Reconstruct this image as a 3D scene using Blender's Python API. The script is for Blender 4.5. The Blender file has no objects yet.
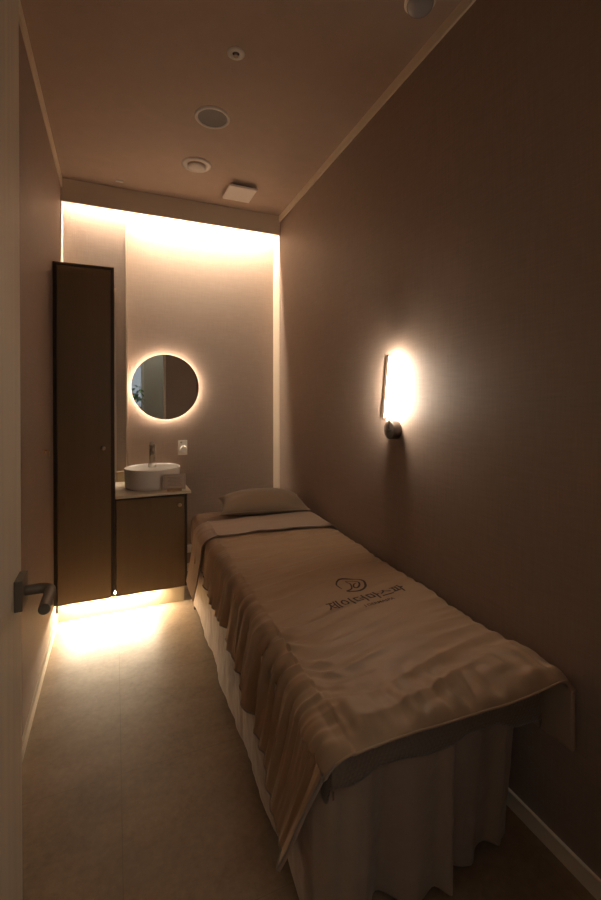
import bpy, bmesh, math, random
from mathutils import Vector, Matrix, noise
random.seed(7)
C = bpy.context.scene.collection
PI = math.pi
H = 3.0; XL = -0.35; XR = 1.312; YB = 3.74; YC = 3.70; YL = 3.62; YF = -0.10   # room shell
CHX = 0.086                                                        # left edge of the boxed-out part of the back wall

# ------------------------------------------------------------------ materials
def mat(name, col, rough=0.6, metal=0.0, spec=0.5, sheen=0.0, var=0.0, vscale=(8,8,8), bump=0.0, bscale=(200,200,200), coat=0.0, detail=3.0, bdist=0.002):
    m = bpy.data.materials.new(name); m.use_nodes = True
    nt = m.node_tree; b = nt.nodes['Principled BSDF']
    b.inputs['Base Color'].default_value = (*col, 1)
    b.inputs['Roughness'].default_value = rough
    b.inputs['Metallic'].default_value = metal
    b.inputs['Specular IOR Level'].default_value = spec
    b.inputs['Sheen Weight'].default_value = sheen
    b.inputs['Coat Weight'].default_value = coat
    tc = nt.nodes.new('ShaderNodeTexCoord')
    if var > 0:
        mp = nt.nodes.new('ShaderNodeMapping'); mp.inputs['Scale'].default_value = vscale
        nz = nt.nodes.new('ShaderNodeTexNoise'); nz.inputs['Scale'].default_value = 1; nz.inputs['Detail'].default_value = detail
        mx = nt.nodes.new('ShaderNodeMix'); mx.data_type = 'RGBA'
        mx.inputs[6].default_value = (*[c*(1-var) for c in col], 1)
        mx.inputs[7].default_value = (*[min(1, c*(1+var)) for c in col], 1)
        cr = nt.nodes.new('ShaderNodeMapRange'); cr.inputs[1].default_value = .3; cr.inputs[2].default_value = .7
        nt.links.new(tc.outputs['Object'], mp.inputs[0]); nt.links.new(mp.outputs[0], nz.inputs[0])
        nt.links.new(nz.outputs[0], cr.inputs[0]); nt.links.new(cr.outputs[0], mx.inputs[0])
        nt.links.new(mx.outputs[2], b.inputs['Base Color'])
    if bump > 0:
        mp = nt.nodes.new('ShaderNodeMapping'); mp.inputs['Scale'].default_value = bscale
        nz = nt.nodes.new('ShaderNodeTexNoise'); nz.inputs['Scale'].default_value = 1; nz.inputs['Detail'].default_value = detail
        bp = nt.nodes.new('ShaderNodeBump'); bp.inputs['Strength'].default_value = bump; bp.inputs['Distance'].default_value = bdist
        nt.links.new(tc.outputs['Object'], mp.inputs[0]); nt.links.new(mp.outputs[0], nz.inputs[0])
        nt.links.new(nz.outputs[0], bp.inputs['Height']); nt.links.new(bp.outputs[0], b.inputs['Normal'])
    return m

def linen(name, col, k=1.0):
    """woven wallpaper: crossed fine threads"""
    m = mat(name, col, rough=.55, spec=.35)
    nt = m.node_tree; b = nt.nodes['Principled BSDF']; tc = nt.nodes.new('ShaderNodeTexCoord')
    outs = []
    for sc in ((160, 160, 9), (12, 12, 150), (1.2, 1.2, 1.2)):
        mp = nt.nodes.new('ShaderNodeMapping'); mp.inputs['Scale'].default_value = sc
        nz = nt.nodes.new('ShaderNodeTexNoise'); nz.inputs['Scale'].default_value = 1; nz.inputs['Detail'].default_value = 2
        nt.links.new(tc.outputs['Object'], mp.inputs[0]); nt.links.new(mp.outputs[0], nz.inputs[0]); outs.append(nz.outputs[0])
    a = nt.nodes.new('ShaderNodeMath'); a.operation = 'ADD'; nt.links.new(outs[0], a.inputs[0]); nt.links.new(outs[1], a.inputs[1])
    a2 = nt.nodes.new('ShaderNodeMath'); a2.operation = 'MULTIPLY_ADD'; nt.links.new(outs[2], a2.inputs[0]); a2.inputs[1].default_value = .5
    nt.links.new(a.outputs[0], a2.inputs[2])
    r = nt.nodes.new('ShaderNodeMapRange'); r.inputs[1].default_value = .85; r.inputs[2].default_value = 1.65
    nt.links.new(a2.outputs[0], r.inputs[0])
    mx = nt.nodes.new('ShaderNodeMix'); mx.data_type = 'RGBA'
    mx.inputs[6].default_value = (*[c*(1-.13*k) for c in col], 1); mx.inputs[7].default_value = (*[c*(1+.13*k) for c in col], 1)
    nt.links.new(r.outputs[0], mx.inputs[0]); nt.links.new(mx.outputs[2], b.inputs['Base Color'])
    bp = nt.nodes.new('ShaderNodeBump'); bp.inputs['Strength'].default_value = .25; bp.inputs['Distance'].default_value = .001
    nt.links.new(a.outputs[0], bp.inputs['Height']); nt.links.new(bp.outputs[0], b.inputs['Normal'])
    return m

def emit(name, col, st):
    m = bpy.data.materials.new(name); m.use_nodes = True; nt = m.node_tree
    b = nt.nodes['Principled BSDF']; b.inputs['Base Color'].default_value = (.8, .8, .8, 1)
    b.inputs['Emission Color'].default_value = (*col, 1); b.inputs['Emission Strength'].default_value = st
    return m

WARM = (1.0, .81, .61)
M = {}
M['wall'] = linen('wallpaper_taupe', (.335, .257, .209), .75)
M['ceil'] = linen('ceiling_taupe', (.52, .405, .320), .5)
M['fascia'] = mat('fascia_taupe', (.76, .67, .54), .6)
M['cream'] = mat('cream_paint', (.66, .56, .44), .5)
M['trim'] = mat('trim_cream', (.93, .83, .68), .55)
M['bb'] = mat('baseboard_cream', (.86, .76, .60), .5)
M['cab'] = mat('cabinet_brown', (.175, .125, .070), .40, var=.04, vscale=(60, 60, 2), spec=.45)
M['edge'] = mat('cabinet_edge', (.060, .042, .030), .5)
M['plinth'] = mat('plinth_cream', (.46, .35, .21), .5)
M['stone'] = mat('cream_stone', (.72, .64, .52), .3, var=.06, vscale=(14, 14, 14))
M['ceramic'] = mat('white_ceramic', (.90, .87, .81), .25, coat=.3)
M['metal'] = mat('brushed_bronze', (.42, .36, .29), .28, metal=1)
M['dark_metal'] = mat('dark_bronze', (.085, .07, .058), .45, metal=.4)
M['handle'] = mat('handle_bronze', (.17, .14, .11), .42, metal=.5)
M['brass'] = mat('brass', (.65, .47, .25), .35, metal=1)
M['knob'] = mat('knob_bronze', (.55, .43, .30), .35, metal=1)
M['white'] = mat('white_plastic', (.86, .82, .76), .35)
M['grey'] = mat('grey_mesh', (.30, .30, .29), .8)
M['black'] = mat('dark_hole', (.02, .02, .02), .8)
M['silver'] = mat('mirror_silver', (.86, .87, .86), .01, metal=1)
M['backing'] = mat('mirror_backing', (.5, .45, .38), .6)
M['door'] = mat('door_greige', (.78, .655, .50), .5, var=.06, vscale=(50, 50, 1.5))
M['led'] = emit('cove_led', WARM, 420)
M['led2'] = emit('plinth_led', (1.0, .82, .58), 450)
M['led3'] = emit('mirror_led', (1.0, .78, .58), 30)
M['tube'] = emit('sconce_tube', (1.0, .83, .66), 140)
M['wood'] = mat('leg_wood', (.22, .15, .09), .5)
M['oak'] = mat('light_oak', (.50, .33, .17), .5, var=.1, vscale=(20, 90, 90))
M['duvet'] = mat('duvet_cotton', (.455, .308, .188), .55, sheen=.10, bump=.12, bscale=(500, 500, 500), bdist=.0006)
M['lining'] = mat('duvet_lining', (.46, .345, .255), .65, sheen=.2, bump=.12, bscale=(500, 500, 500), bdist=.0006)
M['print'] = mat('logo_print', (.070, .040, .030), .7)
M['sheet'] = mat('sheet_brown', (.30, .20, .13), .7, sheen=.2, bump=.2, bscale=(60, 60, 60))
M['pillow'] = mat('pillow_brown', (.25, .175, .108), .65, sheen=.25, bump=.15, bscale=(90, 90, 90))
M['skirt'] = mat('skirt_satin', (.38, .285, .21), .40, sheen=.15, bump=.6, bscale=(22, 22, 14), bdist=.010)
M['piping'] = mat('hem_grey', (.33, .28, .23), .5)
M['corr_fill'] = emit('corridor_fill', (1.0, .92, .78), 21)  # glow of the added fill strip in the corridor
M['paper'] = mat('printed_card', (.56, .46, .37), .6)
M['ink'] = mat('card_ink', (.34, .27, .22), .7)
M['corr'] = mat('corridor_grey', (.62, .62, .58), .6)
M['leaf'] = mat('leaf_green', (.10, .24, .05), .45, var=.3, vscale=(12, 12, 12))
M['bark'] = mat('bark', (.16, .10, .06), .8, bump=.5, bscale=(40, 40, 40))
M['pot'] = mat('pot_ceramic', (.6, .57, .52), .5)
M['soil'] = mat('soil', (.05, .035, .025), .9, bump=.5, bscale=(60, 60, 60))

def quilt_mat():
    m = mat('quilt_weave', (.21, .155, .112), .6, sheen=.2)
    nt = m.node_tree; b = nt.nodes['Principled BSDF']; tc = nt.nodes.new('ShaderNodeTexCoord')
    hs = []
    for rz in (.6, -.6):
        mp = nt.nodes.new('ShaderNodeMapping'); mp.inputs['Rotation'].default_value = (0, rz, rz); mp.inputs['Scale'].default_value = (34, 34, 34)
        w = nt.nodes.new('ShaderNodeTexWave'); w.inputs['Scale'].default_value = 1; w.inputs['Distortion'].default_value = 1.2
        nt.links.new(tc.outputs['Object'], mp.inputs[0]); nt.links.new(mp.outputs[0], w.inputs[0]); hs.append(w.outputs[1])
    a = nt.nodes.new('ShaderNodeMath'); a.operation = 'MAXIMUM'; nt.links.new(hs[0], a.inputs[0]); nt.links.new(hs[1], a.inputs[1])
    bp = nt.nodes.new('ShaderNodeBump'); bp.inputs['Strength'].default_value = .5; bp.inputs['Distance'].default_value = .003
    nt.links.new(a.outputs[0], bp.inputs['Height']); nt.links.new(bp.outputs[0], b.inputs['Normal'])
    return m
M['quilt'] = quilt_mat()

def floor_mat():
    m = mat('floor_tile', (.255, .200, .142), .42, spec=.4)
    nt = m.node_tree; b = nt.nodes['Principled BSDF']; tc = nt.nodes.new('ShaderNodeTexCoord')
    def nz(sc, det=6, rough=.6):
        mp = nt.nodes.new('ShaderNodeMapping'); mp.inputs['Scale'].default_value = sc
        n = nt.nodes.new('ShaderNodeTexNoise'); n.inputs['Scale'].default_value = 1; n.inputs['Detail'].default_value = det; n.inputs['Roughness'].default_value = rough
        nt.links.new(tc.outputs['Object'], mp.inputs[0]); nt.links.new(mp.outputs[0], n.inputs[0]); return n.outputs[0]
    n1, n2 = nz((3.5, 5, 3)), nz((38, 38, 38), 8, .7)
    a = nt.nodes.new('ShaderNodeMath'); a.operation = 'ADD'; nt.links.new(n1, a.inputs[0]); nt.links.new(n2, a.inputs[1])
    r = nt.nodes.new('ShaderNodeMapRange'); r.inputs[1].default_value = .7; r.inputs[2].default_value = 1.3; nt.links.new(a.outputs[0], r.inputs[0])
    mx = nt.nodes.new('ShaderNodeMix'); mx.data_type = 'RGBA'
    mx.inputs[6].default_value = (.255, .180, .115, 1); mx.inputs[7].default_value = (.42, .305, .203, 1)
    nt.links.new(r.outputs[0], mx.inputs[0])
    # tile joints
    mp = nt.nodes.new('ShaderNodeMapping'); mp.inputs['Location'].default_value = (.60-.018, .02, 0)
    br = nt.nodes.new('ShaderNodeTexBrick'); br.offset = .5; br.squash = 1
    br.inputs['Scale'].default_value = 1; br.inputs['Brick Width'].default_value = .60; br.inputs['Row Height'].default_value = .60
    br.offset = 0
    br.inputs['Mortar Size'].default_value = .0013; br.inputs['Mortar Smooth'].default_value = .3
    nt.links.new(tc.outputs['Object'], mp.inputs[0]); nt.links.new(mp.outputs[0], br.inputs[0])
    mx2 = nt.nodes.new('ShaderNodeMix'); mx2.data_type = 'RGBA'; mx2.inputs[7].default_value = (.25, .18, .118, 1)
    nt.links.new(br.outputs['Fac'], mx2.inputs[0]); nt.links.new(mx.outputs[2], mx2.inputs[6])
    nt.links.new(mx2.outputs[2], b.inputs['Base Color'])
    rr = nt.nodes.new('ShaderNodeMapRange'); rr.inputs[3].default_value = .36; rr.inputs[4].default_value = .55
    nt.links.new(n2, rr.inputs[0]); nt.links.new(rr.outputs[0], b.inputs['Roughness'])
    bp = nt.nodes.new('ShaderNodeBump'); bp.inputs['Strength'].default_value = .25; bp.inputs['Distance'].default_value = .002
    nt.links.new(n2, bp.inputs['Height']); nt.links.new(bp.outputs[0], b.inputs['Normal'])
    return m
M['floor'] = floor_mat()

# ------------------------------------------------------------------ helpers
def finish(name, bm, m, parent=None, smooth=False, bevel=0, seg=2):
    me = bpy.data.meshes.new(name); bmesh.ops.recalc_face_normals(bm, faces=bm.faces); bm.to_mesh(me); bm.free()
    o = bpy.data.objects.new(name, me); C.objects.link(o)
    me.materials.append(M[m] if isinstance(m, str) else m)
    if smooth:
        for p in me.polygons: p.use_smooth = True
    if bevel:
        b = o.modifiers.new('bevel', 'BEVEL'); b.width = bevel; b.segments = seg; b.limit_method = 'ANGLE'
    if parent:
        o.parent = parent; o.matrix_parent_inverse = Matrix.Translation(-parent.location) if parent.parent is None else parent.matrix_parent_inverse.copy()
        if parent.parent is not None: o.matrix_parent_inverse = Matrix.Identity(4)
    return o
# Meshes are written in world coordinates; a thing that is an Empty at its base has its parts offset back by its location.
def bx(bm, x0, x1, y0, y1, z0, z1):
    vs = [bm.verts.new(p) for p in ((x0,y0,z0),(x1,y0,z0),(x1,y1,z0),(x0,y1,z0),(x0,y0,z1),(x1,y0,z1),(x1,y1,z1),(x0,y1,z1))]
    for f in ((0,3,2,1),(4,5,6,7),(0,1,5,4),(1,2,6,5),(2,3,7,6),(3,0,4,7)): bm.faces.new([vs[i] for i in f])
def box(name, d, m, parent=None, bevel=0):
    bm = bmesh.new(); bx(bm, *d); return finish(name, bm, m, parent, bevel=bevel)
def tube(bm, pts, r, n=14, cap=True):
    pts = [Vector(p) for p in pts]; rs = r if isinstance(r, (list, tuple)) else [r]*len(pts)
    rings = []; ref = None
    for i, p in enumerate(pts):
        d = (pts[min(i+1, len(pts)-1)]-pts[max(i-1, 0)]).normalized()
        if ref is None:
            ref = Vector((0,0,1)) if abs(d.z) < .9 else Vector((1,0,0))
        u = (ref - d*ref.dot(d)).normalized(); ref = u; w = d.cross(u)
        rings.append([bm.verts.new(p + (u*math.cos(2*PI*k/n)+w*math.sin(2*PI*k/n))*rs[i]) for k in range(n)])
    for a, b in zip(rings, rings[1:]):
        for k in range(n): bm.faces.new((a[k], a[(k+1)%n], b[(k+1)%n], b[k]))
    if cap: bm.faces.new(rings[0][::-1]); bm.faces.new(rings[-1])
def lathe(bm, prof, c, axis='z', n=48, sx=1, sy=1):
    """prof = (radius, height); spun about the axis through c"""
    def P(r, h, a):
        x, y = r*math.cos(a)*sx, r*math.sin(a)*sy
        v = {'z': (x, y, h), 'y': (x, h, y), 'x': (h, x, y)}[axis]
        return (c[0]+v[0], c[1]+v[1], c[2]+v[2])
    rings = []
    for r, h in prof:
        rings.append([bm.verts.new(P(r, h, 2*PI*k/n)) for k in range(n)] if r > 1e-6 else [bm.verts.new(P(0, h, 0))])
    for a, b in zip(rings, rings[1:]):
        for k in range(n):
            A = (a[k], a[(k+1)%n]) if len(a) > 1 else (a[0],)
            B = (b[(k+1)%n], b[k]) if len(b) > 1 else (b[0],)
            if len(A)+len(B) > 2: bm.faces.new(A+B)
def grid(bm, P, nu, nv, closed=False):
    vs = [[bm.verts.new(P(i/(nu-1), j/(nv-1))) for j in range(nv)] for i in range(nu)]
    for i in range(nu-1):
        for j in range(nv-1): bm.faces.new((vs[i][j], vs[i+1][j], vs[i+1][j+1], vs[i][j+1]))
    return vs
def xw(y): return 1.255+.0155*y        # the right wall is a little out of square
def rwall(name, y0, y1, z0, z1, th, m, back=False):
    bm = bmesh.new(); a0, a1 = (0, .1) if back else (-th, 0)
    vs = [bm.verts.new(p) for p in ((xw(y0)+a0,y0,z0),(xw(y0)+a1,y0,z0),(xw(y1)+a1,y1,z0),(xw(y1)+a0,y1,z0),(xw(y0)+a0,y0,z1),(xw(y0)+a1,y0,z1),(xw(y1)+a1,y1,z1),(xw(y1)+a0,y1,z1))]
    for f in ((0,3,2,1),(4,5,6,7),(0,1,5,4),(1,2,6,5),(2,3,7,6),(3,0,4,7)): bm.faces.new([vs[i] for i in f])
    return struct(finish(name, bm, m))
def thing(name, label, cat, loc, group=None):
    o = bpy.data.objects.new(name, None); C.objects.link(o); o.location = loc; o.empty_display_size = .05
    o['label'] = label; o['category'] = cat
    if group: o['group'] = group
    return o
def tag(o, label, cat, group=None):
    o['label'] = label; o['category'] = cat
    if group: o['group'] = group
    return o
def struct(o): o['kind'] = 'structure'; return o
bpy.context.view_layer.update()

# ------------------------------------------------------------------ the room
CX0, CX1, CY0 = -2.2, 2.2, -1.40       # corridor behind the doorway
struct(box('floor', (CX0-.1, CX1+.1, CY0-.1, YB+.1, -.05, 0), 'floor'))
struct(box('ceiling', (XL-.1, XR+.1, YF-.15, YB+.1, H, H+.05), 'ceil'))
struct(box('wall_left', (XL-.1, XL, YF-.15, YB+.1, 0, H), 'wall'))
rwall('wall_right', YF-.15, YB+.1, 0, H, 0, 'wall', True)
bm = bmesh.new()
bx(bm, XL, CHX, YL, YB+.1, 0, H); bx(bm, CHX, XR, YC, YB+.1, 0, H)
struct(finish('wall_back', bm, 'wall'))
# doorway wall behind the camera, opening X -0.20 .. 0.735
DX0, DX1, DZ = -.20, .735, 2.34
bm = bmesh.new()
bx(bm, XL, DX0-.03, YF-.15, YF, 0, H); bx(bm, DX1+.03, 1.258, YF-.15, YF, 0, H); bx(bm, DX0-.03, DX1+.03, YF-.15, YF, DZ+.03, H)
struct(finish('wall_front', bm, 'wall'))
bm = bmesh.new()
bx(bm, DX0-.03, DX0, YF-.16, YF+.008, 0, DZ+.03); bx(bm, DX1, DX1+.03, YF-.16, YF+.008, 0, DZ+.03); bx(bm, DX0, DX1, YF-.16, YF+.008, DZ, DZ+.03)
struct(finish('trim_door_frame', bm, 'door'))
# cove fascia and trims
struct(box('trim_cove_fascia', (XL, xw(3.53), 3.53, 3.548, 2.84, H), 'fascia'))
struct(box('trim_ceiling_left', (XL, XL+.010, YF, 3.53, H-.066, H), 'trim'))
rwall('trim_ceiling_right', YF, 3.53, H-.052, H, .010, 'trim')
struct(box('trim_corner_left', (XL, XL+.004, 3.50, YL, 0, 2.84), 'cream'))
rwall('trim_corner_right', 3.53, YC, 0, 2.84, .004, 'cream')
struct(box('baseboard_left', (XL, XL+.012, YF, 3.16, 0, .055), 'bb'))
rwall('baseboard_right', YF, YC, 0, .056, .012, 'bb')
struct(box('baseboard_back', (.46, XR-.022, YC-.012, YC, 0, .062), 'bb'))
struct(box('trim_recess_corner', (CHX-.009, CHX+.001, YL-.002, YL+.0785, .80, 2.90), 'cream'))
struct(box('trim_recess_ledge', (.011, CHX-.010, 3.565, YL, .80, .876), 'plinth', bevel=.003))

# LED strip in the cove
o = box('led_strip', (XL+.01, XR-.03, 3.558, 3.578, 2.985, 2.997), 'led')
tag(o, 'glowing warm light strip hidden in the ceiling cove above the back wall', 'light')

# ------------------------------------------------------------------ door leaf with lever
dr = box('door_1', (-.200, -.163, -.06, .958, .008, 2.30), 'door', bevel=.0015); struct(dr)
hz, hy = 1.076, .917
rose = box('handle_rose', (-.163, -.150, hy-.027, hy+.027, hz-.027, hz+.027), 'handle', dr, bevel=.001)
bm = bmesh.new()
pts = [(-.150, hy, hz), (-.128, hy, hz)]
for k in range(7):
    a = k/6*PI/2; pts.append((-.128+.020*math.sin(a), hy-.020+.020*math.cos(a), hz))
pts += [(-.108, .822, hz)]
tube(bm, pts, .0092, 20)
finish('handle_lever', bm, 'handle', dr, smooth=False, bevel=.001)

# small brass knob on the left wall
t = thing('wall_hook', 'small brass hook on the left wall beside the tall cabinet', 'hook', (XL, 2.69, 1.14))
bm = bmesh.new(); lathe(bm, [(0, 0), (.013, 0), (.013, .004), (0, .004)], (XL, 2.69, 1.14), 'x', 20); finish('hook_plate', bm, 'brass', t)
bm = bmesh.new(); tube(bm, [(XL+.003, 2.69, 1.150), (XL+.018, 2.69, 1.147), (XL+.024, 2.69, 1.136), (XL+.019, 2.69, 1.124), (XL+.028, 2.69, 1.118)], .004, 10)
finish('hook_arm', bm, 'brass', t, smooth=True)

# ------------------------------------------------------------------ cabinets
FY = 3.05     # front plane of the doors
t = thing('tall_cabinet', 'tall dark brown cupboard with one door in the left corner', 'cabinet', (-.17, 3.3, .15))
tx0, tx1, tz0, tz1 = XL+.001, -.004, .150, 2.270
bm = bmesh.new()
bx(bm, tx0, tx0+.018, FY+.002, YL-.002, tz0, tz1-.018); bx(bm, tx1-.018, tx1, FY+.002, YL-.002, tz0, tz1-.018)
bx(bm, tx0, tx1, FY+.002, YL-.002, tz1-.018, tz1); bx(bm, tx0+.018, tx1-.018, FY+.002, YL-.002, tz0, tz0+.018)
bx(bm, tx0+.018, tx1-.018, YL-.012, YL-.002, tz0+.018, tz1-.018)
finish('body', bm, 'edge', t)
dd = box('door', (tx0+.022, tx1-.021, FY-.012, FY+.008, tz0+.001, tz1-.024), 'cab', t, bevel=.001)
def knob(x, y, z, par):
    bm = bmesh.new(); lathe(bm, [(0, .0), (.006, .0), (.006, -.010), (.013, -.014), (.0135, -.022), (.010, -.024), (0, -.024)], (x, y, z), 'y', 22)
    return finish('knob', bm, 'knob', par, smooth=True)
knob(-.068, FY-.012, 1.115, dd)
box('filler_strip', (tx1+.0005, .010, 3.575, 3.60, .80, 2.262), 'cream', t)['label'] = 'cream filler strip'
t = thing('vanity_cabinet', 'low brown cabinet with one door under the cream countertop', 'cabinet', (.22, 3.3, .15))
vx0, vx1, vz0, vz1 = .000, .453, .150, .782
bm = bmesh.new()
bx(bm, vx0, vx0+.016, FY+.002, YL-.002, vz0, vz1); bx(bm, vx1-.016, vx1, FY-.006, YC-.002, vz0, vz1)
bx(bm, vx0+.016, vx1-.016, FY+.002, YL-.002, vz0, vz0+.016); bx(bm, vx0+.016, vx1-.016, FY+.002, FY+.02, vz1-.02, vz1)
bx(bm, vx0+.016, vx1-.016, YL-.012, YL-.002, vz0+.016, vz1)
finish('body', bm, 'edge', t)
dd = box('door', (vx0+.006, vx1-.019, FY-.012, FY+.0015, vz0+.001, vz1-.014), 'cab', t, bevel=.001)
knob(.400, FY-.012, .712, dd)
box('hinge_pin', (tx1+.0008, tx1+.0085, FY-.010, FY+.001, .137, .165), 'metal', t)
tag(box('plinth_board', (XL+.012, .448, 3.153, 3.171, 0, .149), 'plinth'), 'cream plinth board lit from above under both brown cabinets', 'plinth')
tag(box('led_strip', (XL+.05, .26, 3.118, 3.134, .144, .149), 'led2'), 'glowing warm light strip fixed under the brown cabinets', 'light')
bm = bmesh.new(); pl = [(.0005, 3.030), (.478, 3.030), (.478, YC-.001), (CHX+.002, YC-.001), (CHX+.002, YL-.003), (.0005, YL-.003)]
lo = [bm.verts.new((*p, .783)) for p in pl]; hi = [bm.verts.new((*p, .7995)) for p in pl]; bm.faces.new(lo[::-1]); bm.faces.new(hi)
for k in range(6): bm.faces.new((lo[k], lo[(k+1)%6], hi[(k+1)%6], hi[k]))
tag(finish('countertop', bm, 'stone', None, bevel=.002), 'cream stone countertop on the low vanity cabinet', 'countertop')

# ------------------------------------------------------------------ basin, faucet, card
bc = (.248, 3.300, .80)
t = thing('wash_basin', 'round white ceramic vessel basin on the countertop', 'basin', bc)
bm = bmesh.new()
lathe(bm, [(0, .0), (.176, .0), (.184, .006), (.187, .03), (.191, .132), (.1905, .138), (.187, .1405), (.183, .138), (.180, .125), (.178, .05), (.150, .024), (.08, .016), (.022, .014), (.022, .010), (0, .010)], bc, 'z', 72)
finish('bowl', bm, 'ceramic', t, smooth=True)
bm = bmesh.new(); lathe(bm, [(0, .0115), (.021, .0115), (.021, .017), (.015, .019), (0, .019)], bc, 'z', 28); finish('drain', bm, 'metal', t, smooth=True)
bm = bmesh.new()
lathe(bm, [(0, .112), (.026, .112), (.030, .118), (.030, .1395), (.028, .1425), (0, .1425)], (.258, 3.478, .80), 'z', 36)
finish('faucet_deck', bm, 'ceramic', t, smooth=True)
fx, fy, fz = .258, 3.478, .9428
t = thing('faucet', 'bronze basin mixer tap standing on the white basin rim', 'faucet', (fx, fy, fz))
bm = bmesh.new(); lathe(bm, [(0, 0), (.026, 0), (.026, .005), (.0215, .007), (.0215, .112), (.020, .114), (0, .114)], (fx, fy, fz), 'z', 28); finish('body', bm, 'metal', t, smooth=False, bevel=.0005)
bm = bmesh.new(); tube(bm, [(fx, fy-.015, fz+.080), (fx, fy-.105, fz+.066)], [.014, .013], 20); finish('spout', bm, 'metal', t)
bm = bmesh.new(); lathe(bm, [(0, .117), (.0215, .117), (.0215, .140), (.019, .144), (0, .144)], (fx, fy, fz), 'z', 28); bx(bm, fx-.006, fx+.006, fy-.005, fy+.07, fz+.144, fz+.152)
finish('lever', bm, 'metal', t)

t = thing('card_sign', 'small printed card in a wooden block beside the basin', 'sign', (.372, 3.07, .80))
rm = Matrix.Translation((.372, 3.070, .7996)) @ Matrix.Rotation(-.10, 4, 'Z')
def rbox(name, d, m, par, extra=Matrix.Identity(4), bevel=0):
    bm = bmesh.new(); bx(bm, *d); bm.transform(rm @ extra); return finish(name, bm, m, par, bevel=bevel)
rbox('wooden_block', (-.048, .048, -.014, .014, 0, .017), 'oak', t, bevel=.0015)
lean = Matrix.Translation((0, 0, .010)) @ Matrix.Rotation(-.14, 4, 'X')
cd = rbox('card', (-.074, .074, -.0012, .0012, 0, .104), 'paper', t, lean)
bm = bmesh.new()
for x0, x1, z0, z1 in ((-.068, .068, .0965, .098), (-.068, .068, .007, .0085), (-.068, -.0665, .007, .098), (.0665, .068, .007, .098)): bx(bm, x0, x1, -.0018, -.0011, z0, z1)
for k in range(7):
    w = .048-.006*((k*5) % 3); bx(bm, -w, w, -.0018, -.0011, .080-.009*k, .0825-.009*k)
bm.transform(rm @ lean); finish('card_print', bm, 'ink', cd)

# ------------------------------------------------------------------ round mirror
mc = (.379, YC, 1.524)
t = thing('round_mirror', 'round backlit wall mirror above the white basin', 'mirror', mc)
bm = bmesh.new(); lathe(bm, [(0, -.0395), (.2600, -.0395), (.2620, -.0385), (.2620, -.0345), (0, -.0345)], mc, 'y', 96); finish('mirror_glass', bm, 'silver', t)
bm = bmesh.new(); lathe(bm, [(0, -.0340), (.221, -.0340), (.221, -.002), (0, -.002)], mc, 'y', 64); finish('backing', bm, 'backing', t)
bm = bmesh.new(); lathe(bm, [(.223, -.030), (.238, -.030), (.238, -.016), (.223, -.016), (.223, -.030)], mc, 'y', 96); finish('light_ring', bm, 'led3', t)

# ------------------------------------------------------------------ sockets
sx, sz = .514, 1.026
t = thing('wall_socket', 'white wall socket with a round plug beside the mirror', 'socket', (sx, YC, sz))
box('plate', (sx-.037, sx+.037, YC-.009, YC, sz-.060, sz+.060), 'white', t, bevel=.003)
bm = bmesh.new(); lathe(bm, [(0, -.044), (.025, -.044), (.029, -.040), (.030, -.010), (0, -.010)], (sx+.004, YC, sz-.012), 'y', 32); finish('plug', bm, 'white', t, smooth=False, bevel=.001)
bm = bmesh.new(); lathe(bm, [(0, -.012), (.008, -.012), (.008, -.0091), (0, -.0091)], (sx-.012, YC, sz+.044), 'y', 16); finish('switch', bm, 'grey', t)
t = thing('wall_socket', 'small low white socket between vanity cabinet and bed head', 'socket', (.575, YC, .19))
box('plate', (.545, .615, YC-.009, YC, .150, .215), 'white', t, bevel=.002)
box('socket_insert', (.560, .600, YC-.012, YC-.0091, .165, .200), 'white', t, bevel=.001)

# ------------------------------------------------------------------ wall sconce
wy, wz, wx = 1.80, 1.272, 1.2825
t = thing('wall_sconce', 'slim tilted glowing bar wall lamp above the bed', 'lamp', (wx, wy, wz))
bm = bmesh.new(); lathe(bm, [(0, -.0), (.045, -.0), (.045, -.042), (.043, -.045), (0, -.045)], (wx, wy, wz), 'x', 48); finish('wall_plate', bm, 'dark_metal', t, smooth=False)
bm = bmesh.new(); tube(bm, [(wx-.045, wy, wz), (1.232, wy, wz), (1.228, wy, wz+.004), (1.228, wy, 1.330)], .006, 14)
finish('arm', bm, 'metal', t, smooth=True)
b0, b1 = Vector((1.197, wy, 1.334)), Vector((1.226, wy, 1.640)); d = (b1-b0).normalized(); nrm = Vector((d.z, 0, -d.x))
bm = bmesh.new()
def bar(bm, p, q, n, w, a, b):
    vs = []
    for P in (p, q):
        for s, k in ((-w, a), (w, a), (w, b), (-w, b)): vs.append(bm.verts.new(P + Vector((0, s, 0)) + n*k))
    for f in ((0,1,2,3),(7,6,5,4),(0,4,5,1),(1,5,6,2),(2,6,7,3),(3,7,4,0)): bm.faces.new([vs[i] for i in f])
bar(bm, b0, b1, nrm, .009, -.008, .007)
finish('bar', bm, 'metal', t)
bm = bmesh.new(); tube(bm, [tuple(b0), (1.2, wy, 1.330), (1.228, wy, 1.330)], .004, 10); finish('bracket', bm, 'metal', t, smooth=True)
bm = bmesh.new(); bar(bm, b0+d*.008, b1-d*.006, nrm, .011, .0073, .024); finish('light_diffuser', bm, 'tube', t, bevel=.003)

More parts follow.
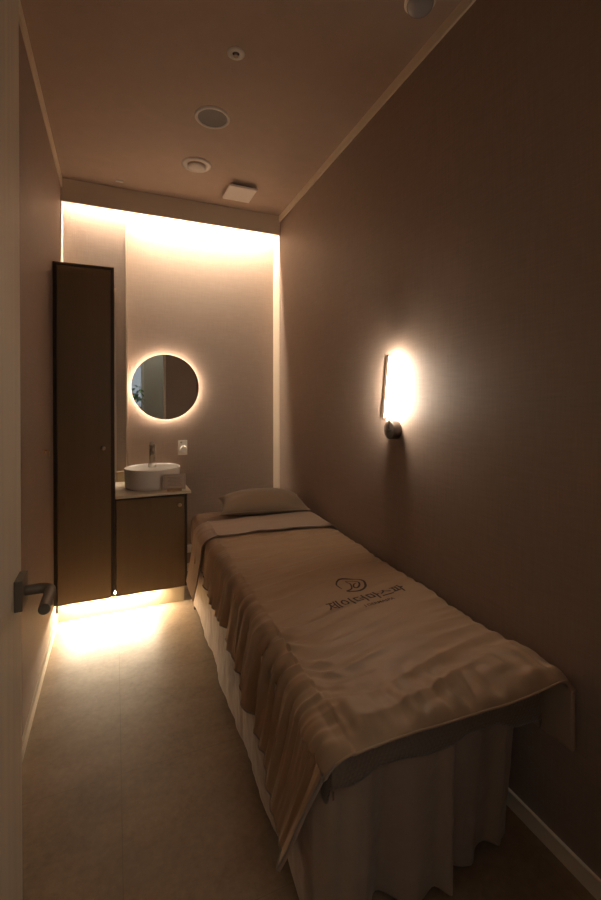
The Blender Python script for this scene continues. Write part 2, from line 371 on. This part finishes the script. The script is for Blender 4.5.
# ------------------------------------------------------------------ things on the ceiling
t = thing('sprinkler_rosette', 'small round white ceiling rosette with a dark centre', 'sprinkler', (.512, 1.955, H))
bm = bmesh.new(); lathe(bm, [(.016, -.002), (.018, -.006), (.035, -.005), (.040, -.001), (.040, 0), (.016, 0), (.016, -.002)], (.512, 1.955, H), 'z', 40); finish('ring', bm, 'white', t, smooth=True)
bm = bmesh.new(); lathe(bm, [(0, -.001), (.016, -.001), (.016, -.0003), (0, -.0003)], (.512, 1.955, H), 'z', 24); finish('recess', bm, 'black', t)
bm = bmesh.new(); lathe(bm, [(0, -.012), (.006, -.012), (.007, -.001), (0, -.001)], (.512, 1.955, H), 'z', 12); lathe(bm, [(0, -.014), (.011, -.014), (.011, -.012), (0, -.012)], (.512, 1.955, H), 'z', 16); finish('head', bm, 'metal', t)
t = thing('ceiling_speaker', 'round flush ceiling speaker with a grey mesh grille', 'speaker', (.507, 2.449, H))
bm = bmesh.new(); lathe(bm, [(.080, -.003), (.082, -.007), (.094, -.006), (.099, -.001), (.099, 0), (.080, 0), (.080, -.003)], (.507, 2.449, H), 'z', 64); finish('ring', bm, 'white', t, smooth=True)
bm = bmesh.new(); lathe(bm, [(0, -.0045), (.0795, -.0035), (.0795, -.0005), (0, -.0005)], (.507, 2.449, H), 'z', 48); finish('grille', bm, 'grey', t)
t = thing('ceiling_vent', 'round cream ceiling air valve with a raised disc', 'vent', (.509, 2.98, H))
bm = bmesh.new(); lathe(bm, [(.060, -.001), (.064, -.008), (.088, -.008), (.097, -.002), (.097, 0), (.060, 0), (.060, -.001)], (.509, 2.98, H), 'z', 64); finish('ring', bm, 'white', t, smooth=True)
bm = bmesh.new(); lathe(bm, [(0, -.026), (.040, -.025), (.055, -.018), (.055, -.013), (.012, -.012), (.012, -.0005), (0, -.0005)], (.509, 2.98, H), 'z', 48); finish('disc', bm, 'white', t, smooth=True)
t = thing('ceiling_vent', 'square white vent cover hanging below the ceiling near the cove', 'vent', (.875, 3.20, H))
box('cover', (.765, .972, 3.10, 3.325, H-.034, H-.018), 'white', t, bevel=.003)
box('neck', (.800, .945, 3.13, 3.295, H-.018, H-.0005), 'black', t)
t = thing('ceiling_detector', 'glossy domed ceiling detector near the top edge', 'detector', (1.112, 1.408, H))
bm = bmesh.new(); lathe(bm, [(0, 0), (.060, 0), (.062, -.012), (.056, -.020), (0, -.020)], (1.112, 1.408, H), 'z', 48); finish('base', bm, 'white', t, smooth=False, bevel=.001)
bm = bmesh.new(); lathe(bm, [(.052, -.0203)]+[(.052*math.cos(a), -.0205-.034*math.sin(a)) for a in [k*PI/20 for k in range(1, 10)]]+[(0, -.0545)], (1.112, 1.408, H), 'z', 48)
finish('dome', bm, mat('dome_grey', (.45, .46, .48), .08, coat=1), t, smooth=True)
t = thing('ceiling_detector', 'tiny pale plate on the ceiling just before the cove', 'detector', (.035, 3.41, H))
box('plate', (.008, .060, 3.40, 3.425, H-.007, H-.0005), 'white', t, bevel=.001)

# ------------------------------------------------------------------ bed
def lerp_tab(tab, y):
    if y <= tab[0][0]: return tab[0][1]
    for (a, va), (b, vb) in zip(tab, tab[1:]):
        if y <= b:
            k = (y-a)/(b-a); k = k*k*(3-2*k)*.5+k*.5; return va+(vb-va)*k
    return tab[-1][1]
def sm(a, b, x):
    k = max(0, min(1, (x-a)/(b-a))); return k*k*(3-2*k)
def nz(x, y, z=0): return noise.noise(Vector((x, y, z)))
BXL, BXR, BY0, BY1 = .492, 1.175, 1.005, 3.06
def zt(y): return .596+.033*(y-.9)      # upper surface of the duvet
t = thing('massage_bed', 'brown massage bed on wooden legs along the right wall', 'bed', (.83, 2.0, 0))
bm = bmesh.new()
def mat_pt(u, v):     # padded top
    return None
def slab(bm, x0, x1, y0, y1, z0f, z1f, nx=2, ny=12):
    top = [[bm.verts.new((x0+(x1-x0)*i/(nx-1), y0+(y1-y0)*j/(ny-1), z1f(y0+(y1-y0)*j/(ny-1)))) for j in range(ny)] for i in range(nx)]
    bot = [[bm.verts.new((x0+(x1-x0)*i/(nx-1), y0+(y1-y0)*j/(ny-1), z0f(y0+(y1-y0)*j/(ny-1)))) for j in range(ny)] for i in range(nx)]
    for i in range(nx-1):
        for j in range(ny-1):
            bm.faces.new((top[i][j], top[i+1][j], top[i+1][j+1], top[i][j+1])); bm.faces.new((bot[i][j], bot[i][j+1], bot[i+1][j+1], bot[i+1][j]))
    for j in range(ny-1):
        bm.faces.new((bot[0][j], top[0][j], top[0][j+1], bot[0][j+1])); bm.faces.new((bot[-1][j], bot[-1][j+1], top[-1][j+1], top[-1][j]))
    for i in range(nx-1):
        bm.faces.new((bot[i][0], bot[i+1][0], top[i+1][0], top[i][0])); bm.faces.new((bot[i][-1], top[i][-1], top[i+1][-1], bot[i+1][-1]))
slab(bm, BXL, BXR, BY0, BY1, lambda y: zt(y)-.16, lambda y: zt(y)-.045)
finish('mattress', bm, 'sheet', t, bevel=.02)
bm = bmesh.new(); slab(bm, BXL+.01, BXR-.01, BY0+.03, BY1-.02, lambda y: zt(y)-.24, lambda y: zt(y)-.162); finish('frame', bm, 'wood', t)
for x in (BXL-.005, BXR-.045):
    for y in (1.15, BY1-.075):
        box('leg', (x, x+.045, y, y+.045, 0, zt(y)-.242), 'wood', t, bevel=.004)

# fitted sheet over the head end
def round_rect_drape(x0, x1, r, zl, zr, n=60, ztop=0):
    """points of a cross-section: up the left side, over the top, down the right side; returns fn(u)->(x, dz_from_top, nx, nz, region)"""
    Ll, top, Lr = zl, (x1-x0)-2*r, zr
    arc = r*PI/2; tot = Ll+arc+top+arc+Lr
    def f(u):
        s = u*tot
        if s < Ll: return x0, -(r+Ll-s), -1, 0
        s -= Ll
        if s < arc: a = s/r; return x0+r-r*math.cos(a), -r+r*math.sin(a), -math.cos(a), math.sin(a)
        s -= arc
        if s < top: return x0+r+s, 0, 0, 1
        s -= top
        if s < arc: a = s/r; return x1-r+r*math.sin(a), -r+r*math.cos(a), math.sin(a), math.cos(a)
        s -= arc
        return x1, -r-s, 1, 0
    return f
bm = bmesh.new()
cs = round_rect_drape(BXL-.010, BXR+.010, .045, .16, .12)
def P(u, v):
    x, dz, nx, nzz = cs(u); y = 2.30+v*(BY1+.012-2.30)
    top = zt(y)-.030
    e = max(0, (y-(BY1-.028))/.04); drop = .04*(1-math.sqrt(max(0, 1-min(1, e)**2)))
    w = .004*nz(x*14, y*9, dz*8)+.003*nz(x*30+5, y*26, dz*20)
    if dz < -.045: w += .006*nz(y*22, dz*4, 3)
    return (x+nx*w, y, top+dz-drop*(1 if dz > -.05 else .0)+nzz*w)
vs = grid(bm, P, 110, 90)
# head end hang
last = [row[-1] for row in vs]
prev = last
for k in range(1, 6):
    cur = [bm.verts.new((v.co.x, BY1+.012+.002*k, max(v.co.z-.03*k, zt(BY1)-.23))) for v in last]
    for i in range(len(cur)-1): bm.faces.new((prev[i], prev[i+1], cur[i+1], cur[i]))
    prev = cur
o = finish('fitted_sheet', bm, 'sheet', None, smooth=True)
tag(o, 'plain brown fitted sheet showing at the head of the bed under the pillow', 'sheet')

# quilted underblanket showing at the foot
def quilt():
    bm = bmesh.new()
    cs = round_rect_drape(BXL-.014, BXR+.014, .045, .12, .12)
    low = [(0, .060), (.06, .074), (.11, .070), (.18, .052), (.3, .055), (.42, .072), (.5, .074), (.6, .054), (.75, .062), (.9, .10), (1, .10)]
    yend = 2.20; L = yend-.935
    def P(u, v):
        x, dz, nx, nzz = cs(u)
        fx = (x-BXL)/(BXR-BXL)
        hang = lerp_tab(low, fx)
        r = .03; tot = L-r+r*PI/2+hang; s = v*tot
        w = .003*nz(x*9, s*8, 2)
        if s < L-r: return (x+nx*w, yend-s, zt(yend-s)-.022+dz+nzz*w)
        s -= L-r
        if s < r*PI/2: a = s/r; return (x, .935+r-r*math.sin(a), zt(.93)-.022-r+r*math.cos(a)+dz*(1-a*.6))
        s -= r*PI/2
        return (x, .935-.006*math.sin(s*30)*1+w*2, zt(.93)-.022-r-s+dz*.35*(1-s/hang*.5))
    grid(bm, P, 120, 130)
    o = finish('underblanket', bm, 'quilt', None, smooth=True)
    m = o.modifiers.new('thick', 'SOLIDIFY'); m.thickness = .005; m.offset = -1
    tag(o, 'brown quilted underblanket band hanging below the duvet at the bed foot', 'blanket')
quilt()

# bed skirt: pleated valance round the left side, foot and right side
def skirt():
    bm = bmesh.new()
    # plan path at the hem
    path = [(.488, 2.985), (.482, 2.4), (.474, 1.9), (.468, 1.5), (.462, 1.10)]
    corner = [(.462, 1.06), (.468, 1.025), (.495, 1.010)]
    foot = [(.60, 1.002), (.80, 1.002), (1.0, 1.010), (1.10, 1.016)]
    rc = [(1.155, 1.026), (1.172, 1.06)]
    right = [(1.176, 1.10), (1.180, 2.0), (1.183, 2.98)]
    pts = [Vector(p) for p in path+corner+foot+rc+right]
    acc = [0]
    for a, b in zip(pts, pts[1:]): acc.append(acc[-1]+(b-a).length)
    tot = acc[-1]
    def at(s):
        for i in range(len(pts)-1):
            if s <= acc[i+1]+1e-9:
                k = (s-acc[i])/(acc[i+1]-acc[i]); p = pts[i].lerp(pts[i+1], k); d = (pts[i+1]-pts[i]).normalized(); return p, d
        return pts[-1], (pts[-1]-pts[-2]).normalized()
    sf = acc[7]; sr = acc[12]
    pleats = [(.365, .018, .030, 1), (.405, .022, .022, -1), (.175, .040, .030, -1), (.56, .06, .014, -1), (.60, .018, .016, 1), (.48, .03, .010, 1), (.27, .05, .014, 1), (.09, .045, .016, 1)]
    def P(u, v):
        s = u*tot; p, d = at(s); p2, d2 = at(min(tot, s+.03)); p1, _ = at(max(0, s-.03))
        d = (p2-p1).normalized(); n = Vector((d.y, -d.x)) ; n = -n if n.dot(Vector((.82, 2.0))-p) > 0 else n
        side = s < sf-.03
        top = zt(p.y)-.085
        hem = .020+.012*nz(s*5, 1, 0)
        if side: hem = .030+.028*abs(nz(s*3.1, 7, 0))
        z = top+(hem-top)*v
        k = v**.8
        off = 0
        if side:
            off += .022*k*nz(s*4, v*.7, 1)+.006*k*nz(s*11, v*1.2, 3)+.003*nz(s*24, z*22, 5)
        elif s < sr:
            f = s-sf
            for c, w, a, sg in pleats:
                off += 1.7*sg*a*(.35+.65*k)*math.exp(-((f-c-.010*v)/w)**2)
            off += .006*k*nz(s*6, v, 4)+.0025*nz(s*24, z*14, 5)
            if f < .10 or f > .62: off += .004*k*math.sin(f*120)
        # leans: the hem is tucked in at the foot
        lean = 0
        lean = (1-v)*.050*sm(sf-.06, sf+.02, s)*(1-sm(sr-.02, sr+.06, s))
        if not side and s > sr: off = .003*nz(s*10, v, 2)
        if side: off = min(off, .016)
        return (p.x+n.x*off, p.y+n.y*off-lean, z)
    grid(bm, P, 620, 60)
    o = finish('bed_skirt', bm, 'skirt', None, smooth=True)
    m = o.modifiers.new('thick', 'SOLIDIFY'); m.thickness = .003; m.offset = -1
    tag(o, 'cream satin bed skirt hanging to the floor round the bed', 'bed skirt')
skirt()

# duvet
hemz = [(.88, .150), (1.00, .165), (1.12, .205), (1.25, .262), (1.40, .290), (1.65, .362), (2.16, .425), (2.75, .45)]
DL, DR, RL = .462, 1.205, .060
YFOOT, YCR = .895, 2.675
def duv(s, t, lift=0.0, hem=None, far=False):
    """s: 0..1 across (left hem, top, right hem); t: Y along the bed measured on top. Returns point"""
    y = t
    h = hem if hem is not None else lerp_tab(hemz, y)
    top = zt(y)
    hl = max(.02, top-RL-h); r = RL
    arc = r*PI/2; topw = (DR+.045)-DL-2*r; zr = .376
    hr = top-r-zr
    # shares of the parameter
    a0, a1, a2, a3 = .36, .44, .86, .92
    if s < a0: q = s/a0; x, z, nx, nzv = DL, h+q*hl, -1, 0; down = (1-q)*hl+r; reg = 0
    elif s < a1: a = (s-a0)/(a1-a0)*PI/2; x, z, nx, nzv = DL+r-r*math.cos(a), top-r+r*math.sin(a), -math.cos(a), math.sin(a); down = r*(1-math.sin(a)); reg = 1
    elif s < a2: k = (s-a1)/(a2-a1); x, z, nx, nzv = DL+r+k*topw, top, 0, 1; down = 0; reg = 2
    elif s < a3: a = (s-a2)/(a3-a2)*PI/2; x, z, nx, nzv = DR+.045-r+r*math.sin(a), top-r+r*math.cos(a), math.sin(a), math.cos(a); down = r*(1-math.cos(a)); reg = 3
    else: k = (s-a3)/(1-a3); x, z, nx, nzv = DR+.045, top-r-k*hr, 1, 0; down = r+k*hr; reg = 4
    # foot edge is drawn back towards the head as the left side hangs lower
    if s < a1:
        y += down*(.34*math.exp(-(t-YFOOT)/.55)+.12*math.exp(-(t-YFOOT)/1.5))
    f = t-YFOOT
    # folds on the left side
    if reg <= 2:
        edge = (sm(.12+.22*abs(nz(t*4, 31, 0)), 0, x-DL) if reg == 2 else 1)
        ph = t + (.55*(x-DL) if reg == 2 else 0)
        dens = 2*PI/.066
        n1 = nz(ph*2.6, 11, 0); n2 = nz(ph*8, 4, down*.7)
        q = ph + .05*n1
        wv = 1.35*nz(q*19, down*1.1, 2) + 1.7*(.26-abs(nz(q*13, down*.8, 17))) + .5*nz(q*40, down*1.8, 6)
        amp = (.0125 if reg == 2 else .0145+.016*math.sin(PI*min(1, down/.36)))*edge
        off = amp*wv*(.8+.6*abs(nz(ph*2.3, 21, 0)))
        if reg < 2: off += .014*nz(ph*4.5, down*2, 8)*min(1, down/.15)
    else:
        off = 0
    # flare of the left hang
    if reg == 0: off += (.018+.035*math.exp(-f/.3))*((down-r)/max(.1, hl))**1.3
    # wrinkles across the top
    if reg in (1, 2, 3):
        e = min(1, max(0, (x-DL)/.10))
        wr = nz(x*1.6+2, t*15+1.0*math.sin(x*4), 0); wr = -abs(wr)*1.2+.35
        off += (.013*wr+.005*nz(x*4, t*26+2*x, 5)+.008*nz(x*3, t*5, 9))*e*(1-.72*math.exp(-((x-.94)/.22)**2-((t-1.54)/.14)**2))
        # puffy foot edge: short pleats running back from the hem
        g = math.exp(-(f/.16)**2)
        off += g*sm(-.005, .05, f)*(.034*(abs(nz(x*12, f*2.5, 3))-.2)+.016*nz(x*24+3*f, f*4, 6))
        off += .012*math.exp(-((f-.10)/.07)**2)*(1 if reg == 2 else .5)
    if reg in (3, 4): off += .006*nz(t*9, down*5, 12)*(1 if reg == 4 else .5)
    if reg == 4: off = min(off, .010)
    # roll down at the foot edge
    if f < .05 and reg >= 1:
        z -= .022*(1-f/.05)**2*(1 if reg < 4 else 0)
    x += nx*(off+lift); z += nzv*(off+lift)
    z += .028*sm(.95, 1.25, x)*math.exp(-f/.35)*(1 if reg < 4 else max(0, 1-k*.9))
    # skew of the foot edge towards the right
    y -= .030*sm(.8, 1.25, x)*math.exp(-f/.2)
    return Vector((x, y, z))
bm = bmesh.new()
def tt(v): return YFOOT+(YCR-YFOOT)*v
grid(bm, lambda u, v: duv(u, tt(v)), 330, 420)
dv = finish('duvet', bm, 'duvet', None, smooth=True)
m = dv.modifiers.new('thick', 'SOLIDIFY'); m.thickness = .010; m.offset = -1; m.material_offset = 1; m.material_offset_rim = 1
dv.data.materials.append(M['lining'])
tag(dv, 'brown duvet with a printed logo draped over the massage bed', 'duvet')
# piping on hem
bm = bmesh.new()
pts = [duv(.002, YCR-.02-(YCR-.02-YFOOT)*k/160) for k in range(161)]+[duv(.002+.40*k/60, YFOOT) for k in range(1, 61)]
tube(bm, pts, .0032, 8); finish('hem_piping', bm, 'piping', dv, smooth=True)['label'] = 'grey piping along the hem'
bm = bmesh.new(); tube(bm, [duv(.402+.595*k/160, YFOOT) for k in range(161)], .0030, 8); finish('foot_piping', bm, 'duvet', dv, smooth=True)
# right flap hem stitching
bm = bmesh.new()
# folded back band (lining side up), loops from the crease over the top
def fold(u, v):
    # v 0 = loose edge on top (foot side), 1 = crease at the head side, wraps under
    y0, y1 = 2.415, 2.690
    h = .245
    if v < .82: t = y0+(y1-y0)*v/.82; lf = .016+.003*math.sin(v/.82*PI); 
    else:
        a = (v-.82)/.18*PI; t = y1+.013*math.sin(a); lf = .016*math.cos(a)*.75+.004
    p = duv(u, t, 0, h)
    down = max(0, zt(t)-p.z)
    # smoother than the duvet itself
    base = p
    q = duv(u, 2.60, 0, h)
    s = .85
    x = q.x*s+base.x*(1-s)
    z = (q.z+(zt(t)-zt(2.60)))*s+base.z*(1-s)
    a1, a2 = .40, .89
    if u < .44:
        ang = 0 if u < .36 else (u-.36)/.08*PI/2
        x -= (lf+.012)*math.cos(ang); z += lf*math.sin(ang)
    elif u < .86: z += lf
    else:
        ang = min(1, (u-.86)/.06)*PI/2; x += .004*math.sin(ang); z += lf*math.cos(ang)
    z += .003*nz(x*6, t*10, 2)
    skew = .45*down if u < .44 else 0
    y = t+skew-.12*sm(.9, 1.25, x)*(1-v)*.6
    return (x, y, z)
grid(bm, fold, 260, 60)
o = finish('folded_edge', bm, 'lining', dv, smooth=True); o['label'] = 'paler taupe lining of the duvet turned back at the head end'
m = o.modifiers.new('thick', 'SOLIDIFY'); m.thickness = .004; m.offset = -1
bm = bmesh.new(); tube(bm, [fold(.002+.90*k/150, 0) for k in range(151)], .0030, 8); finish('folded_hem', bm, 'piping', dv, smooth=True)

# printed logo on the duvet: built in the plane, laid on the cloth
def top_z(x, y):
    a1, a2 = .44, .86
    topw = (DR+.045)-DL-2*RL
    s = a1+(x-DL-RL)/topw*(a2-a1)
    return duv(s, y).z
def lay(bm):
    for v in bm.verts:
        v.co.z = top_z(v.co.x, v.co.y)+.0012
def text_bm(body, size, x, y, sx=1, thick=0.0, space=1):
    cu = bpy.data.curves.new('t', 'FONT'); cu.body = body; cu.size = size; cu.align_x = 'CENTER'; cu.offset = thick; cu.resolution_u = 3; cu.space_character = space
    ob = bpy.data.objects.new('t', cu); C.objects.link(ob)
    dg = bpy.context.evaluated_depsgraph_get(); me = bpy.data.meshes.new_from_object(ob.evaluated_get(dg))
    bm = bmesh.new(); bm.from_mesh(me)
    bpy.data.objects.remove(ob); bpy.data.curves.remove(cu); bpy.data.meshes.remove(me)
    bmesh.ops.triangulate(bm, faces=bm.faces)
    for _ in range(2):
        bmesh.ops.subdivide_edges(bm, edges=[e for e in bm.edges if e.calc_length() > .008], cuts=1, use_grid_fill=False)
        bmesh.ops.triangulate(bm, faces=bm.faces)
    for v in bm.verts: v.co = Vector((x+v.co.x*sx, y+v.co.y, 0))
    return bm
bm = text_bm('제이더마스파', .064, 0, 0, 1.05, .0010); bm.transform(Matrix.Translation((.942, 1.495, 0)) @ Matrix.Rotation(.06, 4, 'Z')); lay(bm); finish('printed_word', bm, 'print', dv)
bm = text_bm('J DERMASPA', .022, 0, 0, 1.2, .0004); bm.transform(Matrix.Translation((.965, 1.458, 0)) @ Matrix.Rotation(.06, 4, 'Z')); lay(bm); finish('printed_word', bm, 'print', dv)
def px2w(px, py, z=.622):   # used once, to trace the monogram's own drawing in the duvet plane
    zc = 436*(1.42-z)/(py-400); X = (px-115)*.92*zc/436; return X, (zc-.3915*X)/.92
def ribbon(bm, P, w):
    P = [Vector(p) for p in P]
    # smooth by Catmull-Rom
    Q = []
    for i in range(len(P)-1):
        a, b, c, d = P[max(0, i-1)], P[i], P[i+1], P[min(len(P)-1, i+2)]
        for k in range(8):
            t_ = k/8; Q.append(.5*((2*b)+(c-a)*t_+(2*a-5*b+4*c-d)*t_*t_+(3*b-a-3*c+d)*t_**3))
    Q.append(P[-1]); prev = None
    for i, q in enumerate(Q):
        d = (Q[min(i+1, len(Q)-1)]-Q[max(i-1, 0)]).normalized(); n = Vector((-d.y, d.x)); ww = w*(.55+.6*math.sin(PI*i/(len(Q)-1)))
        cur = [bm.verts.new((*(q+n*ww), 0)), bm.verts.new((*(q-n*ww), 0))]
        if prev: bm.faces.new((prev[0], prev[1], cur[1], cur[0]))
        prev = cur
bm = bmesh.new()
raw1 = [(205,210),(160,180),(138,135),(165,95),(240,78),(350,76),(430,95),(480,135),(490,175),(455,212),(390,232),(300,236),(270,232),(310,215),(325,190),(300,145),(245,105)]
raw2 = [(245,105),(330,108),(395,125),(418,155),(400,185),(365,192),(345,175),(355,152),(380,142)]
for raw, w in ((raw1, .0044), (raw2, .0038)):
    ribbon(bm, [px2w(325+x/12.02, 572+y/12.02) for x, y in raw], w)
lay(bm); finish('printed_monogram', bm, 'print', dv)

# pillow
def pillow():
    bm = bmesh.new()
    n = 46; L, W, T = .295, .19, .098
    def prof(u, v, sgn):
        a, b = abs(u), abs(v)
        k = max(0, (1-a**2.0))**.52*max(0, (1-b**2.0))**.56
        pin = 1-.10*(1-b**2)*a**6; pin2 = 1-.10*(1-a**2)*b**6
        x, y = L*u*pin, W*v*pin2
        # corners stay, sides draw in
        z = sgn*T*k*(1 if sgn > 0 else .55)
        z += (.004*nz(u*4, v*3, 1)+.002*nz(u*10, v*9, 3))*(k**.5)
        return Vector((x, y, z))
    R = Matrix.Translation((.940, 2.890, zt(2.86)+.040)) @ Matrix.Rotation(.06, 4, 'X') @ Matrix.Rotation(-.16, 4, 'Z')
    for sgn in (1, -1):
        vs = [[bm.verts.new(R @ prof(math.sin((i/(n-1)-.5)*PI), math.sin((j/(n-1)-.5)*PI), sgn)) for j in range(n)] for i in range(n)]
        for i in range(n-1):
            for j in range(n-1): bm.faces.new((vs[i][j], vs[i+1][j], vs[i+1][j+1], vs[i][j+1]))
    bmesh.ops.remove_doubles(bm, verts=bm.verts, dist=.0008)
    o = finish('pillow', bm, 'pillow', None, smooth=True)
    tag(o, 'flat brown pillow lying at the head of the bed', 'pillow')
    bm = bmesh.new()
    ring = [(math.sin(a), -1) for a in [k/30*PI-PI/2 for k in range(31)]]+[(1, math.sin(a)) for a in [k/20*PI-PI/2 for k in range(21)]]+[(-math.sin(a), 1) for a in [k/30*PI-PI/2 for k in range(31)]]+[(-1, -math.sin(a)) for a in [k/20*PI-PI/2 for k in range(21)]]
    tube(bm, [R @ prof(u, v, 1) for u, v in ring], .0028, 6); finish('seam', bm, 'pillow', o, smooth=True)
pillow()

# ------------------------------------------------------------------ corridor seen in the mirror
WX0, WX1 = -1.1, .455
bm = bmesh.new()
bx(bm, CX0, WX0, CY0-.1, CY0, 0, H); bx(bm, WX1+.05, CX1, CY0-.1, CY0, 0, H); bx(bm, WX0, WX1+.05, CY0-.1, CY0, 0, .5); bx(bm, WX0, WX1+.05, CY0-.1, CY0, 2.6, H)
struct(finish('wall_corridor_far', bm, 'corr'))
struct(box('wall_corridor_left', (CX0-.1, CX0, CY0-.1, YF-.15, 0, H), 'corr'))
struct(box('wall_corridor_right', (CX1, CX1+.1, CY0-.1, YF-.15, 0, H), 'corr'))
bm = bmesh.new(); bx(bm, CX0, XL-.1, YF-.15, YF-.05, 0, H); bx(bm, XR+.1, CX1, YF-.15, YF-.05, 0, H)
struct(finish('wall_corridor_near', bm, 'corr'))
struct(box('ceiling_corridor', (CX0-.1, CX1+.1, CY0-.1, YF-.15, H, H+.05), 'corr'))
bm = bmesh.new()
bx(bm, WX1, WX1+.05, CY0-.1, CY0+.02, .5, 2.6); bx(bm, WX0, WX0+.05, CY0-.1, CY0+.02, .5, 2.6); bx(bm, WX0+.05, WX1, CY0-.1, CY0+.02, .5, .55); bx(bm, WX0+.05, WX1, CY0-.1, CY0+.02, 2.55, 2.6)
wn = struct(finish('window_1', bm, mat('window_white', (.85, .87, .88), .4)))
gl = bpy.data.materials.new('window_glass'); gl.use_nodes = True; g = gl.node_tree.nodes['Principled BSDF']
g.inputs['Transmission Weight'].default_value = 1; g.inputs['Roughness'].default_value = 0; g.inputs['IOR'].default_value = 1.45
box('pane', (WX0+.05, WX1, CY0-.06, CY0-.052, .55, 2.55), gl, wn)
o = box('corridor_fill', (.52, 1.6, -1.28, -1.22, 2.95, 2.999), 'corr_fill'); tag(o, 'added unseen glowing strip that brightens the grey corridor wall behind the doorway', 'light')  # added fill, out of view: brightens the corridor wall reflected in the mirror
# plant by the window
t = thing('potted_plant', 'leafy green potted tree by the corridor window, seen in the mirror', 'plant', (.24, -1.13, 0))
bm = bmesh.new(); lathe(bm, [(0, 0), (.11, 0), (.14, .28), (.145, .29), (.13, .29), (.125, .25), (0, .25)], (.24, -1.13, 0), 'z', 36); finish('pot', bm, 'pot', t, smooth=False)
bm = bmesh.new(); lathe(bm, [(0, .255), (.124, .255), (.12, .2505), (0, .2505)], (.24, -1.13, 0), 'z', 24); finish('soil', bm, 'soil', t)
bm = bmesh.new(); tube(bm, [(.24, -1.13, .255), (.25, -1.12, .6), (.235, -1.13, .95), (.26, -1.14, 1.25), (.27, -1.13, 1.55)], [.016, .014, .012, .010, .005], 10)
tube(bm, [(.24, -1.13, 1.05), (.31, -1.10, 1.22), (.37, -1.12, 1.42)], [.008, .006, .004], 8); tube(bm, [(.25, -1.135, 1.15), (.19, -1.17, 1.32), (.16, -1.16, 1.48)], [.008, .006, .004], 8)
finish('trunk', bm, 'bark', t, smooth=True)
bm = bmesh.new(); rnd = random.Random(3)
for k in range(120):
    c = Vector((.27+rnd.uniform(-.19, .19), -1.13+rnd.uniform(-.14, .14), 1.40+rnd.uniform(-.22, .27)))
    ln, wd = rnd.uniform(.07, .12), rnd.uniform(.018, .03)
    R = Matrix.Translation(c) @ Matrix.Rotation(rnd.uniform(0, 2*PI), 4, 'Z') @ Matrix.Rotation(rnd.uniform(-.7, .9), 4, 'Y')
    rows = []
    for i in range(7):
        q = i/6; w = wd*math.sin(PI*min(1, q*.94+.03))**.8; zz = -.25*ln*q*q
        rows.append([bm.verts.new(R @ Vector((ln*q, -w, zz+.25*w))), bm.verts.new(R @ Vector((ln*q, 0, zz))), bm.verts.new(R @ Vector((ln*q, w, zz+.25*w)))])
    for a, b in zip(rows, rows[1:]):
        bm.faces.new((a[0], a[1], b[1], b[0])); bm.faces.new((a[1], a[2], b[2], b[1]))
finish('foliage', bm, 'leaf', t, smooth=True)

# ------------------------------------------------------------------ daylight outside the corridor window
w = bpy.data.worlds.new('sky'); bpy.context.scene.world = w; w.use_nodes = True
bg = w.node_tree.nodes['Background']; bg.inputs[0].default_value = (.80, .91, 1.0, 1); bg.inputs[1].default_value = .42

# ------------------------------------------------------------------ camera
cam = bpy.data.cameras.new('camera'); co = bpy.data.objects.new('camera', cam); C.objects.link(co)
co.location = (0, 0, 1.42); co.rotation_euler = (math.radians(90-.4), 0, math.radians(-23.05))
cam.sensor_fit = 'VERTICAL'; cam.sensor_height = 36; cam.lens = 436/900*36; cam.shift_y = -47/900; cam.clip_start = .02
sc = bpy.context.scene; sc.camera = co
sc.view_settings.view_transform = 'Standard'; sc.view_settings.look = 'None'; sc.view_settings.gamma = 1; sc.view_settings.exposure = .25
sc.cycles.max_bounces = 12; sc.cycles.diffuse_bounces = 8; sc.cycles.glossy_bounces = 4
sc.cycles.sample_clamp_indirect = 4
